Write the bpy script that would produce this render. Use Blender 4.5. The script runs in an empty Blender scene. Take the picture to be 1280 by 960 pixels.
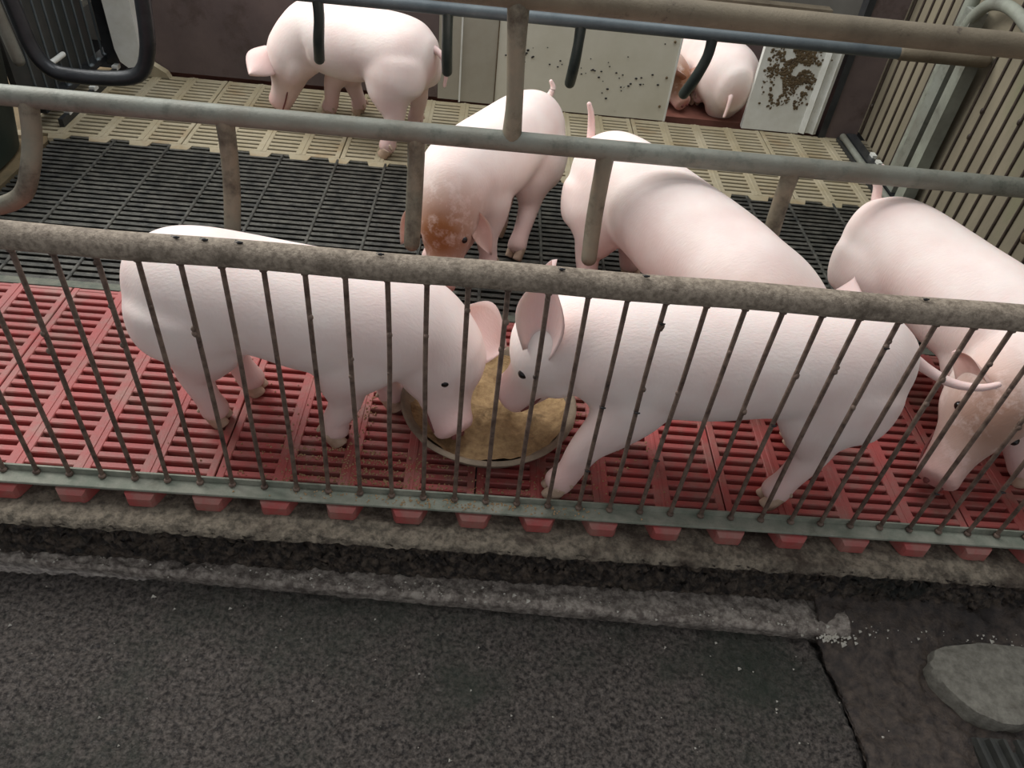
import bpy, bmesh, math, random
import numpy as np
from mathutils import Vector, Matrix, noise
random.seed(7)
V = Vector
scene = bpy.context.scene
C = scene.collection

# ------------------------------------------------------------------ camera, world, lights, exposure
cam_data = bpy.data.cameras.new('camera')
cam = bpy.data.objects.new('camera', cam_data); C.objects.link(cam)
cam_data.sensor_fit = 'HORIZONTAL'; cam_data.sensor_width = 36.0; cam_data.lens = 36.0 * 960.0 / 1280.0
cam_data.clip_start = 0.02
RX = V((0.99586848, 0.01155085, 0.0900697))      # image right in world axes
DN = V((0.07441882, -0.67220377, -0.73661654))   # image down
FW = V((0.05203665, 0.74027608, -0.67028614))    # view direction
m = Matrix((( RX.x, -DN.x, -FW.x, 0), (RX.y, -DN.y, -FW.y, -0.96844), (RX.z, -DN.z, -FW.z, 1.20396), (0, 0, 0, 1)))
cam.matrix_world = m
scene.camera = cam
scene.view_settings.view_transform = 'Standard'
scene.view_settings.look = 'None'
scene.view_settings.gamma = 1.0
scene.view_settings.use_curve_mapping = False
scene.view_settings.exposure = 0.0

world = bpy.data.worlds.new('world'); scene.world = world
world.use_nodes = True
world.node_tree.nodes['Background'].inputs['Color'].default_value = (0.93, 0.95, 1.0, 1)
world.node_tree.nodes['Background'].inputs['Strength'].default_value = 0.44

def area(name, loc, target, sx, sy, power, col):
    d = bpy.data.lights.new(name, 'AREA'); d.shape = 'RECTANGLE'; d.size = sx; d.size_y = sy
    d.energy = power; d.color = col
    o = bpy.data.objects.new(name, d); C.objects.link(o); o.location = loc
    o.rotation_euler = (V(target) - V(loc)).to_track_quat('-Z', 'Y').to_euler()
    return o
area('window_light', (-2.5, 2.0, 2.5), (0.1, 0.6, 0.1), 2.6, 1.6, 128, (1.0, 0.99, 0.97))
area('roof_light', (0.3, 1.1, 3.1), (0.3, 0.5, 0), 2.4, 1.4, 52, (0.95, 0.98, 1.0))

# ------------------------------------------------------------------ helpers
def lin(c):
    r = []
    for v in c[:3]:
        v = v / 255.0
        r.append(v / 12.92 if v <= 0.04045 else ((v + 0.055) / 1.055) ** 2.4)
    return (r[0], r[1], r[2], 1.0)

def mat(name, c1, c2=None, rough=0.7, scale=8.0, bump=0.0, bscale=60.0, c3=None, s3=3.0, t3=(0.55, 0.7), metal=0.0, contrast=(0.35, 0.65), stretch=(1, 1, 1), bdist=0.004, spec=0.5):
    mt = bpy.data.materials.new(name); mt.use_nodes = True
    nt = mt.node_tree; N = nt.nodes; L = nt.links
    b = N['Principled BSDF']; b.inputs['Roughness'].default_value = rough; b.inputs['Metallic'].default_value = metal
    b.inputs['Specular IOR Level'].default_value = spec
    tc = N.new('ShaderNodeTexCoord'); mp = N.new('ShaderNodeMapping'); mp.inputs['Scale'].default_value = stretch
    L.new(tc.outputs['Object'], mp.inputs['Vector'])
    col = None
    if c2 is None:
        b.inputs['Base Color'].default_value = lin(c1)
    else:
        nz = N.new('ShaderNodeTexNoise'); nz.inputs['Scale'].default_value = scale; nz.inputs['Detail'].default_value = 8; nz.inputs['Roughness'].default_value = 0.65
        L.new(mp.outputs['Vector'], nz.inputs['Vector'])
        cr = N.new('ShaderNodeValToRGB'); cr.color_ramp.elements[0].position = contrast[0]; cr.color_ramp.elements[1].position = contrast[1]
        cr.color_ramp.elements[0].color = lin(c1); cr.color_ramp.elements[1].color = lin(c2)
        L.new(nz.outputs['Fac'], cr.inputs['Fac']); col = cr.outputs['Color']
        if c3 is not None:
            n3 = N.new('ShaderNodeTexNoise'); n3.inputs['Scale'].default_value = s3; n3.inputs['Detail'].default_value = 9; n3.inputs['Roughness'].default_value = 0.7
            L.new(mp.outputs['Vector'], n3.inputs['Vector'])
            mr = N.new('ShaderNodeMapRange'); mr.inputs['From Min'].default_value = t3[0]; mr.inputs['From Max'].default_value = t3[1]
            L.new(n3.outputs['Fac'], mr.inputs['Value'])
            mx = N.new('ShaderNodeMixRGB'); mx.inputs['Color2'].default_value = lin(c3)
            L.new(mr.outputs['Result'], mx.inputs['Fac']); L.new(col, mx.inputs['Color1']); col = mx.outputs['Color']
        L.new(col, b.inputs['Base Color'])
    if bump > 0:
        bn = N.new('ShaderNodeTexNoise'); bn.inputs['Scale'].default_value = bscale; bn.inputs['Detail'].default_value = 6; bn.inputs['Roughness'].default_value = 0.7
        L.new(mp.outputs['Vector'], bn.inputs['Vector'])
        bp = N.new('ShaderNodeBump'); bp.inputs['Strength'].default_value = bump; bp.inputs['Distance'].default_value = bdist
        L.new(bn.outputs['Fac'], bp.inputs['Height']); L.new(bp.outputs['Normal'], b.inputs['Normal'])
    return mt

def pig_mat():
    mt = bpy.data.materials.new('pig_skin'); mt.use_nodes = True
    nt = mt.node_tree; N = nt.nodes; L = nt.links
    b = N['Principled BSDF']; b.inputs['Roughness'].default_value = 0.62; b.inputs['Specular IOR Level'].default_value = 0.3
    b.inputs['Subsurface Weight'].default_value = 0.12; b.inputs['Subsurface Radius'].default_value = (0.03, 0.012, 0.008); b.inputs['Subsurface Scale'].default_value = 0.5
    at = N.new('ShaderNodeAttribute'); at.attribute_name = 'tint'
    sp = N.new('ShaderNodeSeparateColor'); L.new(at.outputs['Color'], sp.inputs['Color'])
    tc = N.new('ShaderNodeTexCoord')
    nz = N.new('ShaderNodeTexNoise'); nz.inputs['Scale'].default_value = 9; nz.inputs['Detail'].default_value = 5
    L.new(tc.outputs['Object'], nz.inputs['Vector'])
    cr = N.new('ShaderNodeValToRGB'); cr.color_ramp.elements[0].position = .3; cr.color_ramp.elements[1].position = .7
    cr.color_ramp.elements[0].color = lin((236, 212, 204)); cr.color_ramp.elements[1].color = lin((246, 232, 224))
    L.new(nz.outputs['Fac'], cr.inputs['Fac'])
    m1 = N.new('ShaderNodeMixRGB'); m1.inputs['Color2'].default_value = lin((222, 160, 156))
    L.new(sp.outputs['Red'], m1.inputs['Fac']); L.new(cr.outputs['Color'], m1.inputs['Color1'])
    nd = N.new('ShaderNodeTexNoise'); nd.inputs['Scale'].default_value = 22; nd.inputs['Detail'].default_value = 8; nd.inputs['Roughness'].default_value = .7
    L.new(tc.outputs['Object'], nd.inputs['Vector'])
    mr = N.new('ShaderNodeMapRange'); mr.inputs['From Min'].default_value = .2; mr.inputs['From Max'].default_value = .5
    L.new(nd.outputs['Fac'], mr.inputs['Value'])
    mu = N.new('ShaderNodeMath'); mu.operation = 'MULTIPLY'; L.new(mr.outputs['Result'], mu.inputs[0]); L.new(sp.outputs['Green'], mu.inputs[1])
    m2 = N.new('ShaderNodeMixRGB'); m2.inputs['Color2'].default_value = lin((150, 98, 60))
    L.new(mu.outputs['Value'], m2.inputs['Fac']); L.new(m1.outputs['Color'], m2.inputs['Color1'])
    m3 = N.new('ShaderNodeMixRGB'); m3.inputs['Color2'].default_value = lin((150, 140, 122))  # grey-brown for the painted underside shade and the leg dirt
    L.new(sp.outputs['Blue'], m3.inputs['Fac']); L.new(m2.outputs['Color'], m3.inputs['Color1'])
    L.new(m3.outputs['Color'], b.inputs['Base Color'])
    mp = N.new('ShaderNodeMapping'); mp.inputs['Scale'].default_value = (1, 2.5, .5); mp.inputs['Rotation'].default_value = (0, .5, .3); L.new(tc.outputs['Object'], mp.inputs['Vector'])
    bn = N.new('ShaderNodeTexNoise'); bn.inputs['Scale'].default_value = 130; bn.inputs['Detail'].default_value = 4
    L.new(mp.outputs['Vector'], bn.inputs['Vector'])
    bp = N.new('ShaderNodeBump'); bp.inputs['Strength'].default_value = .22; bp.inputs['Distance'].default_value = .003
    L.new(bn.outputs['Fac'], bp.inputs['Height']); L.new(bp.outputs['Normal'], b.inputs['Normal'])
    return mt

M = dict(
    pig=pig_mat(),
    hoof=mat('hoof_horn', (196, 172, 150), (168, 140, 118), .6, 30),
    eye=mat('eye', (22, 16, 14), rough=.15),
    nostril=mat('nostril', (120, 66, 62), rough=.7),
    red=mat('red_plastic', (166, 72, 68), (148, 84, 78), .55, 14, .3, 120, c3=(152, 116, 104), s3=7, t3=(.48, .72)),
    beige=mat('beige_plastic', (160, 150, 126), (144, 132, 104), .65, 9, .3, 90, c3=(132, 102, 62), s3=3.2, t3=(.52, .72)),
    cast=mat('dark_slat_metal', (40, 41, 38), (90, 88, 80), .38, 26, .9, 160, c3=(46, 40, 32), s3=3.5, metal=.3),
    joist=mat('grimy_joist', (78, 84, 74), (108, 108, 94), .8, 30, .5, 90),
    rail=mat('dusty_rail_steel', (116, 103, 88), (164, 150, 132), .75, 110, .9, 260, c3=(84, 72, 58), s3=9, t3=(.52, .68), contrast=(.36,.62)),
    darkrod=mat('dark_grimed_rod', (44, 34, 28), (66, 54, 44), .6, 40),
    rod=mat('rusty_rod', (80, 62, 52), (128, 108, 94), .6, 40, .5, 160, c3=(44, 34, 30), s3=25, metal=.15),
    bottombar=mat('green_grey_bar', (112, 118, 104), (144, 144, 130), .75, 22, .5, 160, c3=(84, 84, 70), s3=8),
    galv=mat('weathered_galvanised', (132, 136, 126), (110, 106, 94), .55, 4, .3, 160, c3=(92, 96, 86), s3=26, t3=(.52, .7), metal=.2),
    brownpipe=mat('brown_grimed_pipe', (118, 107, 88), (92, 82, 66), .7, 6, .4, 160, c3=(62, 50, 40), s3=30, t3=(.6, .72), metal=.1),
    bluepipe=mat('blue_grey_pipe', (96, 104, 106), (74, 82, 86), .5, 8, .2, 160, metal=.25),
    finger=mat('finger_bar_steel', (112, 112, 98), (140, 128, 108), .6, 7, .3, 160, c3=(70, 62, 50), s3=12, t3=(.5, .7), metal=.15),
    darkfinger=mat('dark_finger_steel', (44, 54, 54), (64, 72, 68), .4, 9, .2, 160, metal=.3),
    blacktube=mat('black_tube', (34, 36, 38), (56, 58, 60), .35, 10, .2, 100, metal=.3),
    greenplastic=mat('dark_green_plastic', (20, 32, 28), (32, 46, 40), .5, 6),
    maroon=mat('maroon_board', (84, 72, 70), (100, 86, 82), .75, 5, .2, 80, c3=(70, 56, 50), s3=7),
    white=mat('white_pvc_panel', (200, 197, 182), (186, 182, 164), .5, 3, c3=(120, 104, 80), s3=11, t3=(.70, .78)),
    greyboard=mat('grey_board', (160, 156, 142), (146, 140, 124), .6, 4, c3=(96, 84, 66), s3=14, t3=(.68, .76)),
    dirtypanel=mat('manured_pvc_panel', (216, 214, 204), (200, 196, 184), .5, 4, c3=(104, 80, 54), s3=9, t3=(.46, .56)),
    edge=mat('white_pvc_edge', (220, 222, 216), (200, 200, 190), .45, 10),
    wallboard=mat('dusty_divider_board', (136, 127, 106), (114, 106, 88), .8, 5, .3, 60, c3=(112, 112, 84), s3=3, stretch=(1, 1, .35)),
    greenpaint=mat('pale_green_post', (140, 144, 130), (108, 108, 98), .6, 7, .2, 90, c3=(86, 84, 72), s3=10),
    slime_shade=mat('shaded_slime', (38, 32, 28), (112, 98, 84), .42, 60, 1.0, 170, c3=(30, 38, 31), s3=7, contrast=(.42,.66), bdist=.008),  # real muck, darkened so the colour also carries the face's shade
    strip=mat('gritty_step_concrete', (176, 166, 154), (108, 98, 90), .8, 70, 1.0, 200, c3=(66, 58, 50), s3=9, t3=(.52, .68), contrast=(.38,.6), bdist=.006),
    concrete=mat('grimy_ledge_concrete', (148, 136, 118), (92, 84, 72), .9, 70, 1.0, 200, c3=(72, 60, 50), s3=9, t3=(.5, .66), contrast=(.4,.62), bdist=.006),
    aisle=mat('wet_dark_aisle_concrete', (56, 51, 48), (140, 130, 121), .45, 120, 1.0, 150, c3=(68, 76, 64), s3=2.0, t3=(.48, .66), contrast=(.38,.66), bdist=.022),
    soil=mat('brown_muck', (42, 34, 30), (84, 72, 62), .55, 60, 1.0, 130, c3=(38, 32, 28), s3=6),
    stone=mat('grey_mortar', (134, 130, 118), (100, 96, 86), .8, 60, .9, 140, c3=(70, 62, 52), s3=6),
    grate=mat('dark_grate', (58, 58, 52), (40, 40, 36), .6, 20, .3, 90),
    rubber=mat('dusty_feeder_rubber', (140, 124, 104), (110, 96, 80), .8, 20, .5, 120),
    feed=mat('ground_feed', (176, 146, 104), (140, 112, 78), .95, 60, 1.0, 260, c3=(110, 88, 60), s3=14),
    crumbs=mat('feed_crumb', (190, 160, 122), (160, 128, 92), .9, 90),
    pit=mat('pit', (14, 12, 11), (22, 18, 16), .8, 4),
    dirt=mat('dried_dung', (74, 60, 42), (100, 84, 58), .9, 60, .6, 200),
    fly=mat('fly_black', (24, 20, 20), rough=.5),
    grit=mat('pale_grit', (206, 202, 190), (170, 164, 150), .8, 60),
)

def mesh_from(name, verts, faces, smooth=False):
    me = bpy.data.meshes.new(name); me.from_pydata([tuple(v) for v in verts], [], faces); me.update()
    if smooth:
        me.polygons.foreach_set('use_smooth', [True] * len(me.polygons))
    return me

class MB:
    """collects shapes in world coordinates, builds one mesh relative to its root's location"""
    def __init__(s): s.v = []; s.f = []
    def add(s, vs, fs):
        n = len(s.v); s.v += [V(v) for v in vs]; s.f += [tuple(i + n for i in f) for f in fs]; return s
    def box(s, lo, hi):
        x0, y0, z0 = lo; x1, y1, z1 = hi
        return s.add([(x0,y0,z0),(x1,y0,z0),(x1,y1,z0),(x0,y1,z0),(x0,y0,z1),(x1,y0,z1),(x1,y1,z1),(x0,y1,z1)],
                     [(0,3,2,1),(4,5,6,7),(0,1,5,4),(1,2,6,5),(2,3,7,6),(3,0,4,7)])
    def bevbox(s, lo, hi, b):
        """box with its top edges chamfered"""
        x0, y0, z0 = lo; x1, y1, z1 = hi
        vs = [(x0,y0,z0),(x1,y0,z0),(x1,y1,z0),(x0,y1,z0),(x0,y0,z1-b),(x1,y0,z1-b),(x1,y1,z1-b),(x0,y1,z1-b),
              (x0+b,y0+b,z1),(x1-b,y0+b,z1),(x1-b,y1-b,z1),(x0+b,y1-b,z1)]
        fs = [(0,3,2,1),(0,1,5,4),(1,2,6,5),(2,3,7,6),(3,0,4,7),(4,5,9,8),(5,6,10,9),(6,7,11,10),(7,4,8,11),(8,9,10,11)]
        return s.add(vs, fs)
    def loft(s, pts, up=(0, 0, 1), n=16, sub=5, cap=True, capk=1.0, smooth=True):
        """pts: (pos, a, b): a across, b along up"""
        P = [V(p[0]) for p in pts]; A = [p[1] for p in pts]; B = [p[2] for p in pts]
        ring = []
        K = len(P)
        if smooth and K > 2:
            for i in range(K - 1):
                p0, p1, p2, p3 = P[max(i-1, 0)], P[i], P[i+1], P[min(i+2, K-1)]
                for j in range(sub):
                    t = j / sub
                    q = 0.5 * ((2*p1) + (p2-p0)*t + (2*p0-5*p1+4*p2-p3)*t*t + (3*p1-p0-3*p2+p3)*t**3)
                    def cr(a):
                        a0, a1, a2, a3 = a[max(i-1, 0)], a[i], a[i+1], a[min(i+2, K-1)]
                        return max(.0005, 0.5*((2*a1)+(a2-a0)*t+(2*a0-5*a1+4*a2-a3)*t*t+(3*a1-a0-3*a2+a3)*t**3))
                    ring.append((q, cr(A), cr(B)))
            ring.append((P[-1], A[-1], B[-1]))
        else:
            ring = list(zip(P, A, B))
        if cap:
            T0 = (ring[1][0] - ring[0][0]).normalized(); T1 = (ring[-1][0] - ring[-2][0]).normalized()
            q, a, b = ring[0]; r = min(a, b) * capk
            pre = [(q - T0 * r * math.sin(x), a * math.cos(x), b * math.cos(x)) for x in (1.45, 1.1, .7, .35)]
            q, a, b = ring[-1]; r = min(a, b) * capk
            post = [(q + T1 * r * math.sin(x), a * math.cos(x), b * math.cos(x)) for x in (.35, .7, 1.1, 1.45)]
            ring = pre + ring + post
        upv = V(up); vs = []; fs = []
        prev = None
        for i, (q, a, b) in enumerate(ring):
            t = (ring[min(i+1, len(ring)-1)][0] - ring[max(i-1, 0)][0]).normalized()
            sd = t.cross(upv)
            if sd.length < 1e-3: sd = prev if prev else t.orthogonal()
            sd.normalize(); u = sd.cross(t); prev = sd
            for k in range(n):
                an = 2 * math.pi * k / n
                vs.append(q + sd * a * math.cos(an) + u * b * math.sin(an))
        R = len(ring)
        for i in range(R - 1):
            for k in range(n):
                k2 = (k + 1) % n
                fs.append((i*n+k, i*n+k2, (i+1)*n+k2, (i+1)*n+k))
        fs.append(tuple(range(n - 1, -1, -1))); fs.append(tuple((R-1)*n + k for k in range(n)))
        return s.add(vs, fs)
    def tube(s, pts, r, n=14, sub=6, cap=True, up=(0.13, 0.21, 1)):
        rr = r if isinstance(r, (list, tuple)) else [r] * len(pts)
        return s.loft([(p, q, q) for p, q in zip(pts, rr)], up, n, sub, cap)
    def ball(s, c, r, n=10, m=7, sc=(1, 1, 1)):
        vs = []; fs = []
        for i in range(m + 1):
            th = math.pi * (i + .02) / (m + .04)
            for k in range(n):
                ph = 2 * math.pi * k / n
                vs.append(V(c) + V((r*sc[0]*math.sin(th)*math.cos(ph), r*sc[1]*math.sin(th)*math.sin(ph), r*sc[2]*math.cos(th))))
        for i in range(m):
            for k in range(n):
                k2 = (k+1) % n; fs.append((i*n+k, (i+1)*n+k, (i+1)*n+k2, i*n+k2))
        fs.append(tuple(range(n))); fs.append(tuple(m*n + k for k in range(n-1, -1, -1)))
        return s.add(vs, fs)
    def prism(s, poly, axis, h0, h1):
        """polygon (list of 2D points) extruded along axis"""
        n = len(poly)
        def p3(p, h):
            return (h, p[0], p[1]) if axis == 'x' else ((p[0], h, p[1]) if axis == 'y' else (p[0], p[1], h))
        vs = [p3(p, h0) for p in poly] + [p3(p, h1) for p in poly]
        fs = [tuple(range(n)), tuple(range(2*n-1, n-1, -1))] + [(i, (i+1) % n, n + (i+1) % n, n + i) for i in range(n)]
        return s.add(vs, fs)
    def build(s, name, material, parent=None, smooth=False, origin=None, auto=None):
        base = parent_loc(parent) if parent is not None else V(origin or (0, 0, 0))
        me = mesh_from(name, [v - base for v in s.v], s.f, smooth)
        bm = bmesh.new(); bm.from_mesh(me); bmesh.ops.recalc_face_normals(bm, faces=bm.faces); bm.to_mesh(me); bm.free()
        if smooth:
            me.set_sharp_from_angle(angle=math.radians(auto or 50))
        me.materials.append(material)
        o = bpy.data.objects.new(name, me); C.objects.link(o)
        if parent is not None: o.parent = parent
        else: o.location = base
        return o

def parent_loc(p):
    l = V((0, 0, 0))
    while p is not None:
        l += V(p.location); p = p.parent
    return l

def tag(o, label=None, cat=None, group=None, kind=None):
    if label: o['label'] = label
    if cat: o['category'] = cat
    if group: o['group'] = group
    if kind: o['kind'] = kind
    return o

def empty(name, loc, label, cat, group=None):
    o = bpy.data.objects.new(name, None); o.empty_display_size = .05; C.objects.link(o); o.location = loc
    return tag(o, label, cat, group)

def copy_thing(root, loc, label=None):
    r = root.copy(); C.objects.link(r); r.location = loc
    if label: r['label'] = label
    for ch in list(root.children):
        c = ch.copy(); C.objects.link(c); c.parent = r
        for g in list(ch.children):
            d = g.copy(); C.objects.link(d); d.parent = c
    return r

# ------------------------------------------------------------------ the setting: aisle, ledge, pit, walls
def rough_grid(name, material, rows, xs, amp, freq, kind='structure', label=None, nx=None, fn=None):
    """rows: list of (y, z) profile resampled; xs: (x0, x1, step)"""
    x0, x1, st = xs; cols = int((x1 - x0) / st) + 1
    vs = []; fs = []
    for (y, z, a, ysl) in rows:
        for i in range(cols):
            x = x0 + (x1 - x0) * i / (cols - 1)
            yy = y + ysl * x
            p = V((x, yy, z))
            d = noise.fractal(p * freq, .9, 2.1, 5) * a
            d2 = noise.fractal(p * freq * 1.7 + V((9, 3, 1)), .9, 2.1, 4) * a * .7
            q = V((x, yy + d2, z + d))
            if fn: q = fn(q)
            vs.append(q)
    for j in range(len(rows) - 1):
        for i in range(cols - 1):
            fs.append((j*cols+i, (j+1)*cols+i, (j+1)*cols+i+1, j*cols+i+1))
    me = mesh_from(name, vs, fs, True); me.materials.append(material)
    o = bpy.data.objects.new(name, me); C.objects.link(o); o['kind'] = kind
    if label: o['label'] = label
    return o

def seg(p, q, n, a0, a1=None, s0=0.0, s1=None):
    a1 = a0 if a1 is None else a1; s1 = s0 if s1 is None else s1
    return [(p[0] + (q[0]-p[0])*k/n, p[1] + (q[1]-p[1])*k/n, a0 + (a1-a0)*k/n, s0 + (s1-s0)*k/n) for k in range(n)]

AZ = -0.185
# concrete ledge that carries the front of the pen: top, worn lip, rough face, foot strip
rows = (seg((.03, -.034), (-.076, -.034), 12, .003, .005) + seg((-.076, -.034), (-.090, -.044), 3, .006) +
        seg((-.090, -.044), (-.078, -.10), 9, .010, .014) + seg((-.078, -.10), (-.082, -.148), 6, .012, .007) +
        seg((-.082, -.148), (-.118, -.152), 6, .007, .006, 0, -.035) + seg((-.118, -.152), (-.124, -.158), 2, .004, .004, -.035) +
        seg((-.124, -.158), (-.121, -.20), 4, .004, .003, -.035) + [(-.12, -.21, 0, -.035)])
def ledge_fn(q):
    k = min(1, max(0, (q.x - .72) / .15))          # the right end has broken down into muck
    if k > 0 and q.z < -.04:
        q.z = q.z + (k * .035 * max(0, noise.noise(q * 14) + .35) if q.y < -.1 else 0)
    return q
rows_top = seg((.03, -.034), (-.070, -.034), 12, .003, .006) + seg((-.070, -.034), (-.082, -.044), 4, .007) + [(-.082, -.05, .006, 0)]
rough_grid('trim_1', M['concrete'], rows_top, (-1.9, 2.0, .0075), .01, 46, label='rough brown concrete ledge under the pen front')
rows_face = seg((-.079, -.044), (-.068, -.075), 7, .009, .022) + seg((-.068, -.075), (-.076, -.152), 14, .024, .012) + [(-.074, -.16, .004, 0)]
rough_grid('trim_8', M['slime_shade'], rows_face, (-1.9, 2.0, .0060), .01, 48, label='slimy muck face below the ledge lip, its shade painted near black')
rows_foot = seg((-.066, -.156), (-.072, -.152), 2, .004) + seg((-.072, -.152), (-.119, -.150), 9, .009, .006, 0, -.035) + seg((-.119, -.150), (-.125, -.158), 3, .003, .003, -.035) + seg((-.125, -.158), (-.118, -.20), 4, .003, .002, -.035) + [(-.115, -.215, 0, -.035)]
rough_grid('trim_9', M['strip'], rows_foot, (-1.9, .80, .0075), .01, 48, label='gritty grey step along the foot of the ledge', fn=ledge_fn)

# aisle slab (left) with a curved broken edge at right, muck beside it
def slab_edge(y):     # x of the slab's edge for a given y
    return .735 + .03 * math.sin((y + .2) * -9) - .06 * max(0, (-y - .2))
def aisle_fn(q):
    e = slab_edge(q.y)
    d = q.x - e
    if d > 0:
        k = min(1, d / .02)
        q.z -= .022 * k
        q.z += k * .016 * noise.fractal(q * 16, .9, 2.1, 5)
    elif d > -.012:
        q.z += .003
    return q
rows = seg((-.10, AZ), (-1.0, AZ), 150, .0066, .0058) + seg((-1.0, AZ), (-2.2, AZ), 20, .002)
rough_grid('floor', M['aisle'], rows, (-1.5, 1.7, .0066), .002, 74, label='dark gritty concrete aisle floor', fn=aisle_fn)

rows = seg((-.066, -.185), (-.62, -.19), 78, .010, .012)
def soil_fn(q):
    e = slab_edge(q.y) + .012
    q.z += .010 * noise.fractal(q * 9 + V((3, 3, 3)), .9, 2.1, 5) + .006
    if q.y > -.2: q.z += (q.y + .2) * .34
    if q.y > -.135: e = .74
    q.x = max(q.x, e + .004 * noise.noise(q * 60))
    return q
muck = rough_grid('muck', M['soil'], rows, (.70, 1.55, .0075), .01, 26, kind='stuff', label='brown muck filling the broken corner beside the aisle slab', fn=soil_fn)
muck['category'] = 'muck'

s = MB().box((-2.2, .03, -.42), (2.4, 3.4, -.40)); o = s.build('trim_2', M['pit'], smooth=False); tag(o, 'dark slurry pit bottom under the slats', kind='structure')
s = MB().box((-2.2, .025, -.42), (2.4, .04, -.05)); o = s.build('trim_3', M['pit']); tag(o, kind='structure')
s = MB().box((-2.2, 1.99, -.40), (2.4, 2.01, -.035)); o = s.build('trim_4', M['pit']); tag(o, kind='structure')
s = MB().box((-1.90, .62, -.05), (-1.42, 2.0, -.012)); o = s.build('trim_5', mat('tan_concrete_strip', (128, 108, 78), (96, 84, 60), .85, 6, .5, 70, c3=(58, 58, 44), s3=4)); tag(o, 'brown stained concrete strip left of the slats', kind='structure')
s = MB().box((-2.4, 3.3, -.4), (2.6, 3.36, 1.0)); o = s.build('wall_back', mat('back_wall', (110, 106, 98), (90, 86, 78), .9, 3)); tag(o, kind='structure')
s = MB().box((1.56, -.1, -.05), (2.4, 3.3, -.02)); o = s.build('trim_6', M['stone']); tag(o, kind='structure')
s = MB().box((-2.4, .0, -.06), (-1.90, 3.3, -.03)); o = s.build('trim_7', M['stone']); tag(o, kind='structure')

# ------------------------------------------------------------------ slatted floor
BP = .1285; TW = BP * 4
def slat_tile(name, material, y0, rows_n, label, cat, group, x0, lug_front=True, lug_back=False):
    """plastic slat tile: bars across, bands front to back, hooked lugs on its long edges"""
    depth = rows_n * .027
    root = empty(name, (x0, y0, 0), label, cat, group)
    s = MB()
    for r in range(rows_n):
        ya = y0 + r * .027 + (.0 if r else -.004)
        s.bevbox((x0 + .0015, ya, -.022), (x0 + TW - .0015, y0 + r * .027 + .0155, 0), .002)
    s.bevbox((x0 + .0015, y0 + depth - .012, -.022), (x0 + TW - .0015, y0 + depth, 0), .002)
    for k in range(5):
        xc = x0 + k * BP; lo = max(x0 + .0015, xc - .017); hi = min(x0 + TW - .0015, xc + .017)
        s.bevbox((lo, y0 - .003, -.030), (hi, y0 + depth, .0012), .0015)
        if 0 < k < 4:
            s.bevbox((xc - .004, y0, .0), (xc + .004, y0 + depth, .0026), .0012)
    s.build('slat_deck', material, root)
    for k in range(4):
        xc = x0 + (k + .5) * BP - BP * .5 + (0.0 if k else 0.0)
        xc = x0 + k * BP + (BP * .0)
        if k == 0: xc = x0 + .0
        for side, on in ((-1, lug_front), (1, lug_back)):
            if not on: continue
            ye = y0 - .003 if side < 0 else y0 + depth
            w1, w2 = .037, .022
            xx = xc
            L_ = MB()
            a = side
            top = [(xx - w1, ye, .0), (xx + w1, ye, .0), (xx + w2 * 1.25, ye + a * .028, -.003), (xx + w2, ye + a * .034, -.012), (xx - w2, ye + a * .034, -.012), (xx - w2 * 1.25, ye + a * .028, -.003)]
            bot = [(p[0], p[1], -.033) for p in top]
            n = 6
            L_.add(top + bot, [(0,1,2,5), (5,2,3,4), tuple(range(2*n-1, n-1, -1))] + [(i, (i+1) % n, n + (i+1) % n, n+i) for i in range(n)])
            L_.build('hook_lug', material, root)
    return root

XT = -.4915
JX = [XT + TW * k for k in range(-3, 4)]
red0 = slat_tile('red_slat_tile', M['red'], .002, 22, 'red plastic slatted floor tile behind the front fence', 'floor tile', 'red plastic slat tiles', JX[1])
for x in JX[2:7]: copy_thing(red0, (x, .002, 0))
copy_thing(red0, (JX[0], .002, 0))
beige0 = slat_tile('beige_slat_tile', M['beige'], 1.408, 20, 'beige plastic slatted floor tile in front of the creep panels', 'floor tile', 'beige plastic slat tiles', JX[1])
for x in JX[2:6] + [JX[6]]: copy_thing(beige0, (x, 1.408, 0))

s = MB().box((-1.9, .600, -.05), (1.45, .626, -.001)); jo = s.build('floor_joist', M['joist'])
tag(jo, 'grimy grey joist strip between the red tiles and the dark slats', 'joist')
s = MB().box((-1.42, 1.375, -.06), (1.45, 1.402, -.012)); jo = s.build('floor_joist', M['joist'])
tag(jo, 'dark joist strip under the front edge of the beige tiles', 'joist')

ribs = [-1.215, -1.04, -.855, -.677, -.497, -.34, -.18, 0, .17, .35, .53, .70, .88, 1.02, 1.18, 1.32]
spans = [(-1.40, -.855), (-.855, -.34), (-.34, .17), (.17, .70), (.70, 1.18), (1.18, 1.42)]
for (a, b) in spans:
    root = empty('dark_slat_panel', (a, .628, 0), 'dark metal wire slat panel in the middle of the pen floor', 'floor panel', 'dark metal slat panels')
    s = MB(); y = .628
    while y < 1.40:
        s.prism([(y, -.003), (y + .0145, -.003), (y + .010, -.020), (y + .0045, -.020)], 'x', a + .002, b - .002)
        y += .0255
    s.build('slat_bars', M['cast'], root)
    for rx in ribs:
        if a <= rx < b - .01:
            r = MB().bevbox((rx - .003, .628, -.028), (rx + .006, 1.40, .0005), .002); r.build('rib', M['cast'], root)

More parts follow.
